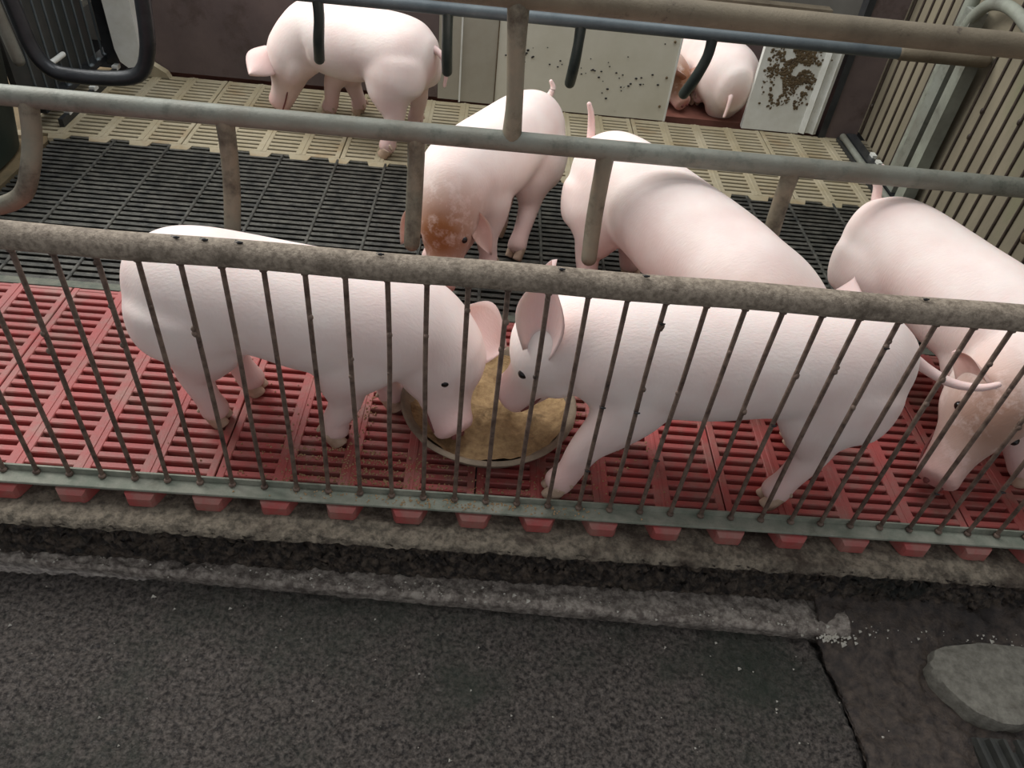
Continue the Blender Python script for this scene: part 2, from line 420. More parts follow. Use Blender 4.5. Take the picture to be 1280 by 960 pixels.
# ------------------------------------------------------------------ front fence
fence = empty('front_fence', (0, 0, 0), 'low steel fence with thin rusty rods and thick dusty top rail before the pigs', 'fence')
s = MB().loft([((-1.6 + k * .08, 0, .545 + .0012 * math.sin(k * 1.3)), .0215, .0215) for k in range(39)], n=20, sub=2); s.build('top_rail', M['rail'], fence, smooth=True)
s = MB().bevbox((-1.6, -.026, .0015), (1.45, .008, .0065), .001); s.box((-1.6, .004, .0015), (1.45, .008, .02)); s.build('bottom_bar', M['bottombar'], fence)
x0 = -.8810
rodx = [x0 + .0620 * 0 + .0617 * k for k in range(-9, 39)]
for i, x in enumerate(rodx):
    if x < -1.5 or x > 1.43: continue
    j = random.uniform(-.0018, .0018); j2 = random.uniform(-.002, .002)
    s = MB().tube([(x, 0, .006), (x + j, 0, .18), (x + j2, 0, .36), (x + j2 * .6, 0, .53)], .0043, 10, 4)
    s.ball((x, -.001, .011), .0075, 8, 5, (1, 1, .7))
    s.ball((x + j2 * .6, 0, .522), .0072, 8, 5, (1, 1, .8))
    for _ in range(random.choice((0, 1, 2, 3))):
        z = random.uniform(.30, .52); s.ball((x + random.uniform(-.003, .003), -.003, z), random.uniform(.003, .0052), 7, 5, (1, 1, 1.4))
    s.build('rod', M['rod'], fence, smooth=True)

# ------------------------------------------------------------------ sow crate sides
NY, NZ = .66, .456
near = empty('crate_fence', (0, NY, 0), 'near side of the sow crate, two thick pipes joined by a post', 'crate fence')
MB().tube([(-2.0, NY, NZ), (0, NY, NZ), (1.448, NY, NZ)], .0225, 18, 2).build('lower_pipe', M['galv'], near, smooth=True)
MB().tube([(-2.0, NY, .757), (0, NY, .757), (1.448, NY, .757)], .0245, 18, 2).build('upper_pipe', M['brownpipe'], near, smooth=True)
MB().tube([(.047, NY, .470), (.046, NY, .55), (.040, NY, .65), (.036, NY, .745)], [.022, .0185, .0195, .023], 16, 4).build('post', M['finger'], near, smooth=True)
for x in (-.583, -.163, .262, .69):
    MB().tube([(x, NY, NZ - .008), (x - .001, NY - .002, .38), (x - .003, NY - .018, .29), (x - .004, NY - .055, .205)], [.0205, .0195, .0195, .019], 16, 6).build('hanging_bar', M['finger'], near, smooth=True)
MB().tube([(-1.0, NY, NZ), (-1.005, NY - .02, .38), (-1.018, NY - .05, .31), (-1.050, NY - .06, .25), (-1.115, NY - .06, .215), (-1.19, NY - .06, .205)], .0205, 16, 6).build('hanging_bar', M['finger'], near, smooth=True)

FY, FZ = 1.36, .508
far = empty('crate_fence', (0, FY, 0), 'far side of the sow crate, blue-grey pipe with short dark hanging bars', 'crate fence')
MB().tube([(-1.49, FY, FZ), (0, FY, FZ + .004), (1.22, FY, FZ + .006)], .0185, 18, 2).build('lower_pipe', M['bluepipe'], far, smooth=True)
MB().tube([(1.18, FY, FZ + .006), (1.43, FY, FZ + .008)], .021, 18, 2).build('pipe_sleeve', M['brownpipe'], far, smooth=True)
for x, dx in ((-.515, -.02), (-.147, 0), (.236, -.004), (.62, -.03)):
    MB().tube([(x, FY, FZ), (x, FY + .004, .45), (x + dx * .5, FY + .02, .38), (x + dx, FY + .055, .315)], [.0165, .0155, .0165, .0165], 14, 6).build('hanging_bar', M['darkfinger'], far, smooth=True)

loop = empty('crate_end_frame', (-1.18, 1.33, 0), 'black bent tube loop of the crate end at the top left', 'crate end frame')
MB().tube([(-1.385, 1.33, .62), (-1.365, 1.33, .42), (-1.350, 1.33, .30), (-1.315, 1.33, .242), (-1.25, 1.33, .228), (-1.12, 1.33, .232), (-1.05, 1.33, .255), (-1.015, 1.33, .32), (-1.0, 1.33, .42), (-.985, 1.33, .62)], .022, 18, 6).build('loop_tube', M['blacktube'], loop, smooth=True)
MB().tube([(-1.40, 1.28, .62), (-1.385, 1.28, .42), (-1.37, 1.28, .28)], .017, 12, 5).build('edge_glint', M['galv'], loop, smooth=True)  # pale tube standing in for light reflected along the black loop's edge

# sow trough, dark green plastic, at the far left
tr = empty('sow_trough', (-1.66, 1.2, 0), 'dark green plastic sow trough at the left edge behind the lower crate pipe', 'trough')
s = MB()
prof = [(0, .23, .30), (.05, .235, .31), (.18, .25, .33), (.30, .26, .34), (.315, .265, .345), (.315, .25, .33), (.30, .24, .32), (.14, .2, .28)]
n = 40; vs = []; fs = []
for z, ax, ay in prof:
    for k in range(n):
        an = 2*math.pi*k/n; c_, s_ = math.cos(an), math.sin(an)
        e = .55
        vs.append((-1.68 + ax * math.copysign(abs(c_)**e, c_), 1.09 + ay * math.copysign(abs(s_)**e, s_), z))
for i in range(len(prof)-1):
    for k in range(n):
        fs.append((i*n+k, i*n+(k+1) % n, (i+1)*n+(k+1) % n, (i+1)*n+k))
fs.append(tuple(range(n))); fs.append(tuple((len(prof)-1)*n+k for k in range(n)))
s.add(vs, fs).build('basin', M['greenplastic'], tr, smooth=True)
MB().tube([(-1.47, .9, .318), (-1.425, .9, .30), (-1.425, .9, .2)], .008, 10, 4).build('rim_clip', M['blacktube'], tr, smooth=True)

# ------------------------------------------------------------------ left and right dividers
ld = empty('left_divider', (-1.44, 1.5, 0), 'dark rod divider panel in the top left corner', 'pen divider')
MB().box((-1.475, 1.445, .045), (-1.435, 2.0, .065)).build('base_rail', M['blacktube'], ld)
MB().box((-1.41, 1.45, .0), (-1.395, 2.0, .028)).build('kick_bar', M['blacktube'], ld)
for k in range(9):
    y = 1.455 + k * .06
    s = MB().tube([(-1.45, y, .05), (-1.45, y, .70)], .0042, 8, 1); s.ball((-1.44, y, .066), .009, 8, 5, (1, 1.6, .7)); s.build('rod', M['bluepipe'], ld, smooth=True)
for k in range(5):
    y = 1.50 + k * .10
    MB().box((-1.412, y, .022), (-1.392, y + .03, .036)).build('bar_stub', M['edge'], ld)
MB().box((-1.52, 1.44, .03), (-1.50, 1.98, .75)).build('backing_board', mat('dark_backing', (66, 64, 60), (48, 50, 46), .8, 5), ld)
s = MB().tube([(-1.447, 1.52, .17), (-1.435, 1.56, .168), (-1.435, 1.64, .166)], .009, 10, 3); s.build('latch', M['edge'], ld, smooth=True)

cp = MB()
poly = [(-1.395, .70), (-1.385, .10), (-1.375, .055), (-1.35, .035), (-1.325, .04), (-1.305, .065), (-1.295, .11), (-1.285, .70)]
cp.prism(poly, 'y', 1.90, 1.945)
o = cp.build('corner_post', M['edge']); tag(o, 'cream plastic corner post with rounded foot behind the black tube loop', 'post')
s = MB().box((-1.44, 1.93, .03), (-1.395, 1.97, .8)); o = s.build('corner_upright', M['blacktube']); tag(o, 'dark upright left of the cream corner post', 'upright')

rd = empty('right_divider', (1.43, .7, 0), 'tall dusty board divider with vertical dark rods along the right side', 'pen divider')
s = MB().box((1.455, -.10, .02), (1.475, 2.3, 1.25)); s.build('board', M['wallboard'], rd)
k = 0; y = -.05
while y < 2.25:
    if not (1.36 < y < 1.60):
        s = MB().tube([(1.4515, y, .03), (1.452, y + random.uniform(-.002, .002), .6), (1.4515, y, 1.22)], .0042, 8, 2)
        for _ in range(random.choice((0, 0, 1, 2))):
            s.ball((1.449, y, random.uniform(.05, .45)), .006, 7, 5, (1, 1, 1.7))
        s.build('rod', M['darkrod'], rd, smooth=True)
    y += .0605
MB().loft([((1.375, .1, .018), .012, .012), ((1.375, 1.925, .018), .012, .012)], n=12, sub=1).build('foot_tube', M['galv'], rd, smooth=True)
MB().box((1.388, .1, .0), (1.425, 1.93, .030)).build('base_rail', M['blacktube'], rd)
for k in range(26):
    y = .2 + k * .0605 + .01
    MB().box((1.418, y, .028), (1.434, y + .03, .040)).build('rail_tooth', M['edge'], rd)
MB().box((1.355, .1, -.003), (1.362, 1.93, .012)).build('edge_strip', M['blacktube'], rd)

pd = empty('divider_post', (1.42, 1.45, 0), 'pair of grey-green vertical posts of the right divider', 'post')
MB().bevbox((1.392, 1.375, .031), (1.434, 1.425, .52), .003).build('front_upright', M['greenpaint'], pd)
MB().bevbox((1.392, 1.455, .031), (1.435, 1.51, .62), .003).build('rear_upright', M['galv'], pd)
MB().tube([(1.41, 1.525, .033), (1.41, 1.525, .45), (1.41, 1.525, .80)], .021, 14, 3).build('round_upright', M['greenpaint'], pd, smooth=True)
MB().tube([(1.40, 1.49, .52), (1.40, 1.475, .585), (1.40, 1.43, .64), (1.40, 1.37, .665), (1.40, 1.28, .672), (1.40, 1.15, .65), (1.40, .9, .60)], .017, 14, 6).build('arched_tube', M['greenpaint'], pd, smooth=True)
s = MB().tube([(1.435, .78, .47), (1.432, .80, .35), (1.432, .81, .24)], [.008, .007, .009], 8, 4)
s.ball((1.43, .81, .255), .013, 8, 6, (1, 1, 1.8)); s.ball((1.43, .803, .31), .009, 8, 6, (1, 1, 1.5))
o = s.build('tie_wire', M['dirt'], smooth=True, origin=(1.435, .8, .3)); tag(o, 'dung-caked tie wire hanging on the right divider below the crate pipe', 'wire')
s = MB().tube([(1.43, .86, .50), (1.42, .84, .53), (1.42, .79, .535), (1.425, .74, .51)], .006, 8, 5)
o = s.build('wire_hook', M['galv'], smooth=True, origin=(1.42, .8, .52)); tag(o, 'short bent wire hook on the right divider above the crate pipe', 'hook')

# ------------------------------------------------------------------ creep panels at the back
PY = 1.955
s = MB().box((-1.28, PY, .012), (-.215, PY + .018, .62)); o = s.build('maroon_board', M['maroon']); tag(o, 'dull maroon-brown board behind the pig at the top left', 'board')
s = MB().prism([(-1.30, .0), (-1.215, .0), (-1.225, .02), (-1.29, .06)], 'y', PY - .035, PY - .005)
o = s.build('board_foot', M['beige']); tag(o, 'small beige foot wedge at the left bottom corner of the maroon board', 'foot')
pn = empty('plastic_sheet', (-.17, PY, 0), 'narrow grey sheet right behind the rump of the top left pig', 'sheet')
MB().box((-.214, PY, .008), (-.128, PY + .02, .415)).build('board', M['greyboard'], pn)
pn = empty('plastic_sheet', (-.06, PY, 0), 'narrow pale plastic sheet seen left of the crate post, beside the grey sheet', 'sheet')
MB().box((-.127, PY - .004, .006), (.001, PY + .018, .415)).build('board', M['greyboard'], pn)
MB().box((-.133, PY - .009, .004), (-.127, PY + .018, .415)).build('edge_trim', M['edge'], pn)
pn = empty('plastic_sheet', (.33, PY, 0), 'wide pale plastic sheet with black specks left of the sleeping pigs', 'sheet')
MB().box((.005, PY - .006, .004), (.665, PY + .018, .415)).build('board', M['white'], pn)
MB().box((.001, PY - .008, .004), (.005, PY + .018, .415)).build('seam', M['dirt'], pn)
MB().box((.665, PY - .010, .004), (.672, PY + .02, .415)).build('edge_trim', M['edge'], pn)
for (x, z) in ((.645, .30), (.643, .17), (.640, .06)):
    MB().ball((x, PY - .008, z), .005, 8, 5).build('screw', M['dirt'], pn, smooth=True)
pn = empty('plastic_sheet', (1.13, PY, 0), 'white plastic sheet smeared with brown manure right of the sleeping pigs', 'sheet')
MB().box((.978, PY - .006, .004), (1.205, PY + .018, .415)).build('board', M['edge'], pn)
s = MB().prism([(1.205, PY - .012), (1.222, PY - .022), (1.232, PY - .008), (1.245, PY - .008), (1.258, PY - .020), (1.272, PY - .012), (1.272, PY + .018), (1.205, PY + .018)], 'z', .010, .415)
s.build('ribbed_edge', M['edge'], pn)
s = MB()
rr = random.Random(3)
cnt = 0
while cnt < 1300:
    x = rr.gauss(1.115, .052); z = rr.gauss(.27, .075)
    if x < 1.0 or x > 1.235 or z < .09 or z > .405: continue
    if noise.noise(V((x * 22, 3, z * 22))) < -.22: continue
    r = rr.uniform(.0015, .0065); s.ball((x, PY - .007, z), r, 6, 4, (1, .35, rr.uniform(.6, 1.3))); cnt += 1
o = s.build('manure_smears', M['dirt'], pn, smooth=True); o['label'] = 'brown manure splatter'; o['kind'] = 'stuff'
s = MB().box((1.285, PY - .02, .0), (1.31, PY + .03, .8)); o = s.build('corner_upright', M['blacktube']); tag(o, 'dark upright between the manure-smeared panel and the right divider', 'upright')
s = MB().box((1.31, PY - .01, .0), (1.437, PY + .02, .8)); o = s.build('corner_board', M['maroon']); tag(o, 'dark brown board closing the back right corner', 'board')
s = MB(); rr = random.Random(5)
for _ in range(60):
    x = rr.choice((rr.gauss(.12, .04), rr.gauss(.47, .05), rr.uniform(.02, .64))); z = rr.gauss(.2, .02) if x < .3 else rr.gauss(.17, .05)
    s.ball((x, PY - .008, max(.03, z)), rr.uniform(.0015, .004), 6, 4, (1.4, .4, 1))
o = s.build('dung_speck', M['fly'], smooth=True, origin=(.33, PY - .008, .15)); tag(o, 'dark specks dotting the wide pale sheet', 'specks', kind='stuff')

cb = empty('creep_back_board', (.6, 2.62, 0), 'brown back board of the creep nest along the top of the view', 'board')
MB().box((-.25, 2.62, -.01), (1.44, 2.64, .215)).build('board', M['maroon'], cb)
MB().box((-.25, 2.60, .215), (1.44, 2.66, .290)).build('top_trim', M['brownpipe'], cb)
s = MB().box((-1.3, 2.0, -.03), (1.45, 2.62, .003)); o = s.build('creep_mat', mat('reddish_mat', (134, 84, 70), (104, 66, 54), .8, 8, .4, 60)); tag(o, 'reddish brown mat under the sleeping pigs in the creep nest', 'mat')

# ------------------------------------------------------------------ feeding bowl
bowl = empty('feeding_bowl', (.04, .235, 0), 'round shallow feed-crusted bowl on the red slats between the two front pigs', 'bowl')
prof = [(.118, .004), (.135, .004), (.158, .02), (.180, .048), (.187, .056), (.190, .062), (.184, .066), (.176, .062), (.166, .048), (.150, .030), (.11, .022), (.03, .022)]
n = 64; vs = []; fs = []
for r, z in prof:
    for k in range(n):
        an = 2*math.pi*k/n
        d = .003 * noise.noise(V((math.cos(an)*5, math.sin(an)*5, z*30)))
        vs.append((.04 + (r + d) * math.cos(an), .235 + (r + d) * math.sin(an), z + d * .6))
for i in range(len(prof)-1):
    for k in range(n): fs.append((i*n+k, i*n+(k+1) % n, (i+1)*n+(k+1) % n, (i+1)*n+k))
fs.append(tuple(range(n))); fs.append(tuple((len(prof)-1)*n+k for k in range(n)))
MB().add(vs, fs).build('dish', M['rubber'], bowl, smooth=True, auto=70)
vs = []; fs = []; R = 26
for i in range(R + 1):
    r = .168 * i / R
    for k in range(n):
        an = 2*math.pi*k/n; x, y = .04 + r*math.cos(an), .235 + r*math.sin(an)
        z = .040 + .012 * noise.fractal(V((x*22, y*22, 1)), .9, 2.1, 5) + (.012 if r > .15 else 0) * (r-.15)/.018
        vs.append((x, y, z))
for i in range(R):
    for k in range(n): fs.append((i*n+k, (i+1)*n+k, (i+1)*n+(k+1) % n, i*n+(k+1) % n))
o = MB().add(vs, fs).build('feed', M['feed'], smooth=True, origin=(.04, .235, .04)); tag(o, 'damp tan ground feed filling the round bowl', 'feed', kind='stuff')

rr = random.Random(11); s = MB()
for _ in range(5200):
    an = rr.uniform(0, 6.283); r = abs(rr.gauss(.20, .07))
    if r < .165: continue
    x = .0 + r * 1.25 * math.cos(an); y = .20 + r * math.sin(an)
    if rr.random() < .35: x = rr.gauss(-.2, .12); y = rr.uniform(.0, .12)
    if y < -.02: y = rr.uniform(-.045, -.0)
    if y > .59: continue
    row = (y - .002) % .027
    if row > .0155 or y < .0: z = .002 if abs(((x - XT + BP/2) % BP) - BP/2) < .016 and y > 0 else None
    else: z = .0008
    if z is None:
        if y < 0 and y > -.024: z = .0075
        else: continue
    q = rr.uniform(.0012, .0030)
    s.add([V((x, y, z)) + V(d) * q for d in ((1,0,0),(-.5,.87,0),(-.5,-.87,0),(.1,.1,1.2))], [(0,1,3),(1,2,3),(2,0,3),(0,2,1)])
o = s.build('spilled_feed', M['crumbs'], origin=(0, .2, 0)); tag(o, 'sandy crumbs of feed spilled on the red slats around the bowl', 'feed', kind='stuff')

# ------------------------------------------------------------------ pigs
def ease(x, a, b):
    t = min(1, max(0, (x - a) / (b - a))); return t * t * (3 - 2 * t)

def seg_dist(P, a, b):
    ab = b - a; t = np.clip(((P - a) @ ab) / (ab @ ab), 0, 1)
    return np.linalg.norm(P - (a + t[:, None] * ab), axis=1), t

def pig(loc, label, H, S, Hd, N, feet, s=1.0, ears=None, tail=None, dirt=0.0, tuck=False, group='young pigs in the pen', headup=None, fat=1.0, snout_dirt=0.0, headroll=0.0, hs=1.17):
    """H, S: hip and shoulder centres; Hd: back of skull; N: snout; feet: front near, front far, hind near, hind far (world)"""
    H, S, Hd, N = V(H), V(S), V(Hd), V(N)
    ax = (S - H); f = V((ax.x, ax.y, 0)).normalized(); Z = V((0, 0, 1)); lat = Z.cross(f)
    root = empty('pig', loc, label, 'pig', group)
    b = MB()
    L = ax.length; d = ax.normalized()
    q = fat
    tr_pts = [(H - d * .122 * s + Z * -.006 * s, .074*s*q, .090*s*q), (H - d * .080 * s + Z*.0*s, .101*s*q, .112*s*q), (H - d*.02*s + Z*.008*s, .116*s*q, .117*s*q), (H + ax * .30 + Z*.010*s, .117*s*q, .115*s*q),
              (H + ax * .62 + Z * .001*s, .121*s*q, .124*s*q), (H + ax * .9 + Z*.0*s, .118*s*q, .124*s*q), (S + d * .05 * s, .110*s*q, .118*s*q)]
    hdir = (N - Hd).normalized(); HL = (N - Hd).length
    nk = S + d * .05 * s
    mid = (nk * .45 + Hd * .55) + Z * .005 * s
    tr_pts += [(mid, .092*s, .106*s), (Hd + hdir * .02 * s, .072*s*hs, .080*s*hs)]
    b.loft(tr_pts, (f * .25 + Z), n=28, sub=6, capk=.42)
    b.loft([(H - d*.070*s + Z*.03*s, .088*s, .066*s), (H - d*.068*s - Z*.05*s, .092*s, .064*s), (H - d*.045*s - Z*.105*s, .070*s, .050*s)], f, n=20, sub=4)
    hup = V(headup) if headup else (Z + .35 * f)
    side = hdir.cross(hup).normalized(); up = side.cross(hdir)
    h = s * hs
    hp = lambda t, w, v, o=0.0: (Hd + hdir * HL * t + up * o * h, w*h, v*h)
    b.loft([hp(-.12, .060, .068, -.006), hp(.08, .070, .076, -.002), hp(.28, .066, .068, -.006), hp(.48, .052, .053, -.012), hp(.68, .040, .043, -.014), hp(.88, .036, .038, -.012), hp(1.0, .038, .037, -.008)], up, n=24, sub=5, capk=.25)
    for sg in (-1, 1):
        b.loft([(Hd + hdir*HL*.02 + side*sg*.038*h - up*.035*h, .034*h, .036*h), (Hd + hdir*HL*.30 + side*sg*.034*h - up*.034*h, .030*h, .030*h), (Hd + hdir*HL*.5 + side*sg*.02*h - up*.03*h, .02*h, .02*h)], up, n=16, sub=4)
        # brow
        b.loft([(Hd + hdir*HL*.22 + side*sg*.036*h + up*.040*h, .016*h, .014*h), (Hd + hdir*HL*.36 + side*sg*.034*h + up*.030*h, .014*h, .012*h)], up, n=12, sub=3)
    legs = []
    for i, F in enumerate(feet):
        F = V(F); front = i < 2
        base = S if front else H
        sg = 1 if (F - base).dot(lat) > 0 else -1
        T = base + lat * sg * (.052 if front else .050) * s + (Z * -.025 * s if front else Z * .0) + (f * -.01 * s if not front else V((0, 0, 0)))
        A = F + Z * .028
        if front:
            ch = [(0, .058, .088, 0), (.22, .054, .076, -.012), (.42, .043, .053, -.010), (.60, .031, .036, .004), (.74, .0275, .031, .004), (.87, .0245, .0275, 0), (.96, .0285, .032, .006), (1, .0275, .031, .008)]
        else:
            ch = [(0, .072, .110, -.024), (.2, .070, .112, -.020), (.36, .056, .092, -.012), (.50, .041, .060, -.016), (.62, .030, .039, -.024), (.75, .0265, .031, -.016), (.87, .0245, .028, -.005), (.96, .029, .032, .004), (1, .028, .031, .008)]
        if tuck:
            ch = [(t, a*.9, b_*.9, 0) for (t, a, b_, o) in ch]
        legpts = [(T.lerp(A, t) + f * o * s, a*s, b_*s) for (t, a, b_, o) in ch]
        b.loft(legpts, f, n=18, sub=4, capk=.5)
        legs.append((T, F, A))
    me = mesh_from('tmp', b.v, b.f)
    bm = bmesh.new(); bm.from_mesh(me); bmesh.ops.recalc_face_normals(bm, faces=bm.faces); bm.to_mesh(me); bm.free()
    to = bpy.data.objects.new('tmp', me); C.objects.link(to)
    rm = to.modifiers.new('r', 'REMESH'); rm.mode = 'VOXEL'; rm.voxel_size = .0062
    sm = to.modifiers.new('s', 'SMOOTH'); sm.factor = .6; sm.iterations = 20
    dg = bpy.context.evaluated_depsgraph_get(); dg.update()
    ev = to.evaluated_get(dg); me2 = bpy.data.meshes.new_from_object(ev, depsgraph=dg)
    bpy.data.objects.remove(to); bpy.data.meshes.remove(me)
    nv = len(me2.vertices); co = np.empty(nv*3); me2.vertices.foreach_get('co', co); co = co.reshape(-1, 3)
    nf = len(me2.polygons)
    vs = [V(c) for c in co]; fs = [tuple(p.vertices) for p in me2.polygons]
    bpy.data.meshes.remove(me2)
    # soft muscle and skin undulation
    e = MB(); e.v = vs; e.f = fs
    # ears (joined to the same body mesh)
    E0 = len(e.v)
    ears = ears or ((.6, .75, .3, .12), (.6, .75, .3, .12))
    for sg, ed in zip((-1, 1), ears):
        wd = len(ed) > 4
        if wd: ln = ed[3] / h
        else: ds, du, df, ln = ed
        base = Hd + hdir * HL * .10 + side * sg * .044*h + up * .050*h
        D = V(ed[1]).normalized() if wd else (side * sg * ds + up * du + hdir * df).normalized()
        if wd: base = V(ed[0])
        wsc = ed[4] if wd else 1.0
        nrm = V(ed[2]) if wd else (hdir * .8 + side * sg * .55 + up*.1); nrm = (nrm - D * nrm.dot(D)).normalized()
        W = nrm.cross(D).normalized()
        nl, nw = 12, 10
        rows_ = []
        for layer in (0, 1):
            g = []
            for i in range(nl + 1):
                t = i / nl
                w = .040 * h * (1.0 - .25*(1-t)) * (1 - t ** 3.2) ** .8 * (.85 + .6 * math.sin(math.pi * min(1, t * 1.1))) + .0012
                w = min(w, .052 * h) * wsc
                for k in range(nw + 1):
                    u = k / nw * 2 - 1
                    cup = .022 * h * (u*u) * (1 - .6*t)
                    th = (.0055 * (1 - t*.6) * (1 - abs(u)**3 * .8)) * (1 if layer else -1) * .5
                    bend = nrm * (-.018 * h * t * t)
                    g.append(base - D * .012*h + D * ln * h * t + W * w * u + nrm * (cup + th) + bend)
            rows_.append(g)
        n0 = len(e.v); A_, B_ = rows_
        e.v += A_ + B_; m_ = len(A_); q_ = nw + 1
        for i in range(nl):
            for k in range(nw):
                a = i*q_ + k
                e.f.append((n0+a, n0+a+1, n0+a+q_+1, n0+a+q_)); e.f.append((n0+m_+a, n0+m_+a+q_, n0+m_+a+q_+1, n0+m_+a+1))
        bd = [k for k in range(nw)] ; 
        for k in range(nw):
            a = nl*q_ + k; e.f.append((n0+a, n0+a+1, n0+m_+a+1, n0+m_+a))
            e.f.append((n0+k+1, n0+k, n0+m_+k, n0+m_+k+1))
        for i in range(nl):
            a = i*q_; e.f.append((n0+a, n0+a+q_, n0+m_+a+q_, n0+m_+a))
            a = i*q_ + nw; e.f.append((n0+a+q_, n0+a, n0+m_+a, n0+m_+a+q_))
    E1 = len(e.v)
    if tail is None:
        r0 = H - d * .15 * s + Z * .045 * s
        tail = [r0, r0 - f*.03*s - Z*.02*s, r0 - f*.045*s - Z*.06*s, r0 - f*.04*s - Z*.11*s]
    tp = [V(p) for p in tail]
    tp = [tp[0] + f * .03 * s] + tp
    nn = len(tp)
    e.loft([(p, (.0135 - .008 * i/(nn-1))*s, (.0135 - .008 * i/(nn-1))*s) for i, p in enumerate(tp)], (.3, .2, 1), n=10, sub=6)
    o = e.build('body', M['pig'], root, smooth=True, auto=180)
    # regional skin tint: red = pink, green = brown dirt, blue = grey-brown leg dirt and painted underside shade
    P = np.array([tuple(v) for v in e.v]); n_all = len(P)
    tint = np.zeros((n_all, 4)); tint[:, 3] = 1
    npv = lambda v: np.array(tuple(v))
    for (T, F, A) in legs:
        dd, t = seg_dist(P, npv(T), npv(F))
        w = np.clip((t - .45) / .35, 0, 1) * (dd < .07*s)
        tint[:, 0] = np.maximum(tint[:, 0], w * .50)
        tint[:, 2] = np.maximum(tint[:, 2], np.clip((t - .62) / .38, 0, 1) * (dd < .07*s) * .38)  # lower legs: dirt plus underside shade in the colour
    dd, t = seg_dist(P, npv(Hd), npv(N))
    inh = (dd < .1*h)
    tint[:, 0] = np.maximum(tint[:, 0], inh * np.clip((t - .45) / .5, 0, 1) * .62)
    ddn = np.linalg.norm(P - npv(N), axis=1)
    tint[:, 0] = np.maximum(tint[:, 0], np.clip(1 - ddn/(.05*h), 0, 1) * 1.2)
    tint[E0:E1, 0] = .38
    tint[E1:, 0] = .3
    dh = np.linalg.norm(P - npv(H - d*.13*s - Z*.02*s), axis=1)
    tint[:, 0] = np.maximum(tint[:, 0], np.clip(1 - dh/(.06*s), 0, 1) * .5)
    # belly and elbows a little pinker
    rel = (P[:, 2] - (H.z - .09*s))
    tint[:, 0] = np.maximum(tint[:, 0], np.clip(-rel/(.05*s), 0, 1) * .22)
    tint[:, 2] = np.maximum(tint[:, 2], np.clip(-rel/(.06*s), 0, 1) * .14)  # underside shade painted into the belly colour
    if dirt > 0:
        w = np.clip(1.25 - np.linalg.norm(P - npv(Hd + hdir*HL*.35 + up*.05*h), axis=1)/(.13*h), 0, 1)
        tint[:, 1] = np.maximum(tint[:, 1], w * dirt)
    if snout_dirt > 0:
        tint[:, 1] = np.maximum(tint[:, 1], np.clip(1.3 - ddn/(.08*h), 0, 1) * snout_dirt)
    tint = np.clip(tint, 0, 1)
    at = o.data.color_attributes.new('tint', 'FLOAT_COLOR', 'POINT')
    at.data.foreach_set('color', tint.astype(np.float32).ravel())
    for sg in (-1, 1):
        c = Hd + hdir*HL*.36 + side*sg*.051*h + up*.022*h
        MB().ball(c, .0085*h, 12, 8).build('eye', M['eye'], root, smooth=True)
    mb = MB()
    for sg in (-1, 1):
        mb.loft([(N - hdir*.006*h + side*sg*.026*h - up*.034*h, .0022*h, .0022*h), (N - hdir*.035*h + side*sg*.0335*h - up*.036*h, .0022*h, .0022*h), (N - hdir*.07*h + side*sg*.037*h - up*.034*h, .0022*h, .0022*h)], up, n=8, sub=4)
    mb.build('mouth', M['nostril'], root, smooth=True)
    nb = MB()
    for sg in (-1, 1):
        nb.ball(N + hdir*.0085*h + side*sg*.013*h - up*.006*h, .0062*h, 8, 6, (.9, .9, 1.2))
    nb.build('nostrils', M['nostril'], root, smooth=True)
    for (T, F, A) in legs:
        hb = MB()
        for sg in (-1, 1):
            c = F + lat * sg * .0125 * s
            if tuck: c = c + Z * .004
            hb.loft([(c + Z*.036*s + f*.0*s, .013*s, .017*s), (c + Z*.018*s + f*.010*s, .0125*s, .019*s), (c + Z*.0045 + f*.019*s, .0115*s, .019*s)], f, n=12, sub=3, capk=.25)
            hb.loft([(F + lat*sg*.013*s + Z*.050*s - f*.014*s, .006*s, .006*s), (F + lat*sg*.014*s + Z*.040*s - f*.021*s, .0045*s, .0045*s)], lat, n=8, sub=2)
        hb.build('hoof', M['hoof'], root, smooth=True)
    return root

# front left pig, rump left, snout in the bowl
pig((-.36, .2, 0), 'pink pig at front left, rump to the left, its snout in the feeding bowl',
    (-.500, .215, .308), (-.205, .205, .280), (-.065, .220, .205), (-.018, .125, .080),
    [(-.285, .145, 0), (-.18, .26, 0), (-.535, .175, 0), (-.485, .275, 0)], 1.03,
    ears=(((-.105, .165, .225), (-.15, -.42, -.85), (-.3, -.9, .4), .085, .8), ((-.025, .245, .250), (1.0, .12, -.55), (.35, -.6, .75), .125, 1.15)), fat=.95, headup=(.6, .1, .8),
    tail=[(-.64, .24, .345), (-.655, .27, .325), (-.66, .28, .29), (-.655, .28, .25)])
# front right pig, head left over the bowl
pig((.5, .15, 0), 'large pale pig at front right standing side-on, head over the bowl, ear upright',
    (.672, .155, .298), (.315, .150, .300), (.165, .175, .295), (.072, .205, .120),
    [(.190, .040, 0), (.320, .20, 0), (.640, .055, 0), (.735, .235, 0)], 1.03,
    ears=(((.125, .125, .325), (-.10, -.04, 1.0), (-.55, -.85, .1), .165, .85), ((.135, .225, .335), (-.15, .35, .9), (-.8, -.3, .1), .10, .8)), hs=1.2,
    tail=[(.820, .155, .335), (.865, .145, .312), (.905, .12, .305), (.945, .10, .315), (.972, .095, .330)])
# far left pig
pig((-.45, 1.62, 0), 'pig standing at the top left on the beige tiles, head lowered to the left',
    (-.330, 1.565, .300), (-.545, 1.650, .300), (-.680, 1.670, .235), (-.755, 1.675, .055),
    [(-.575, 1.715, 0), (-.475, 1.765, 0), (-.335, 1.445, 0), (-.265, 1.69, 0)], .97,
    ears=((.7, .1, .75, .105), (.7, .3, .6, .105)), dirt=.1)
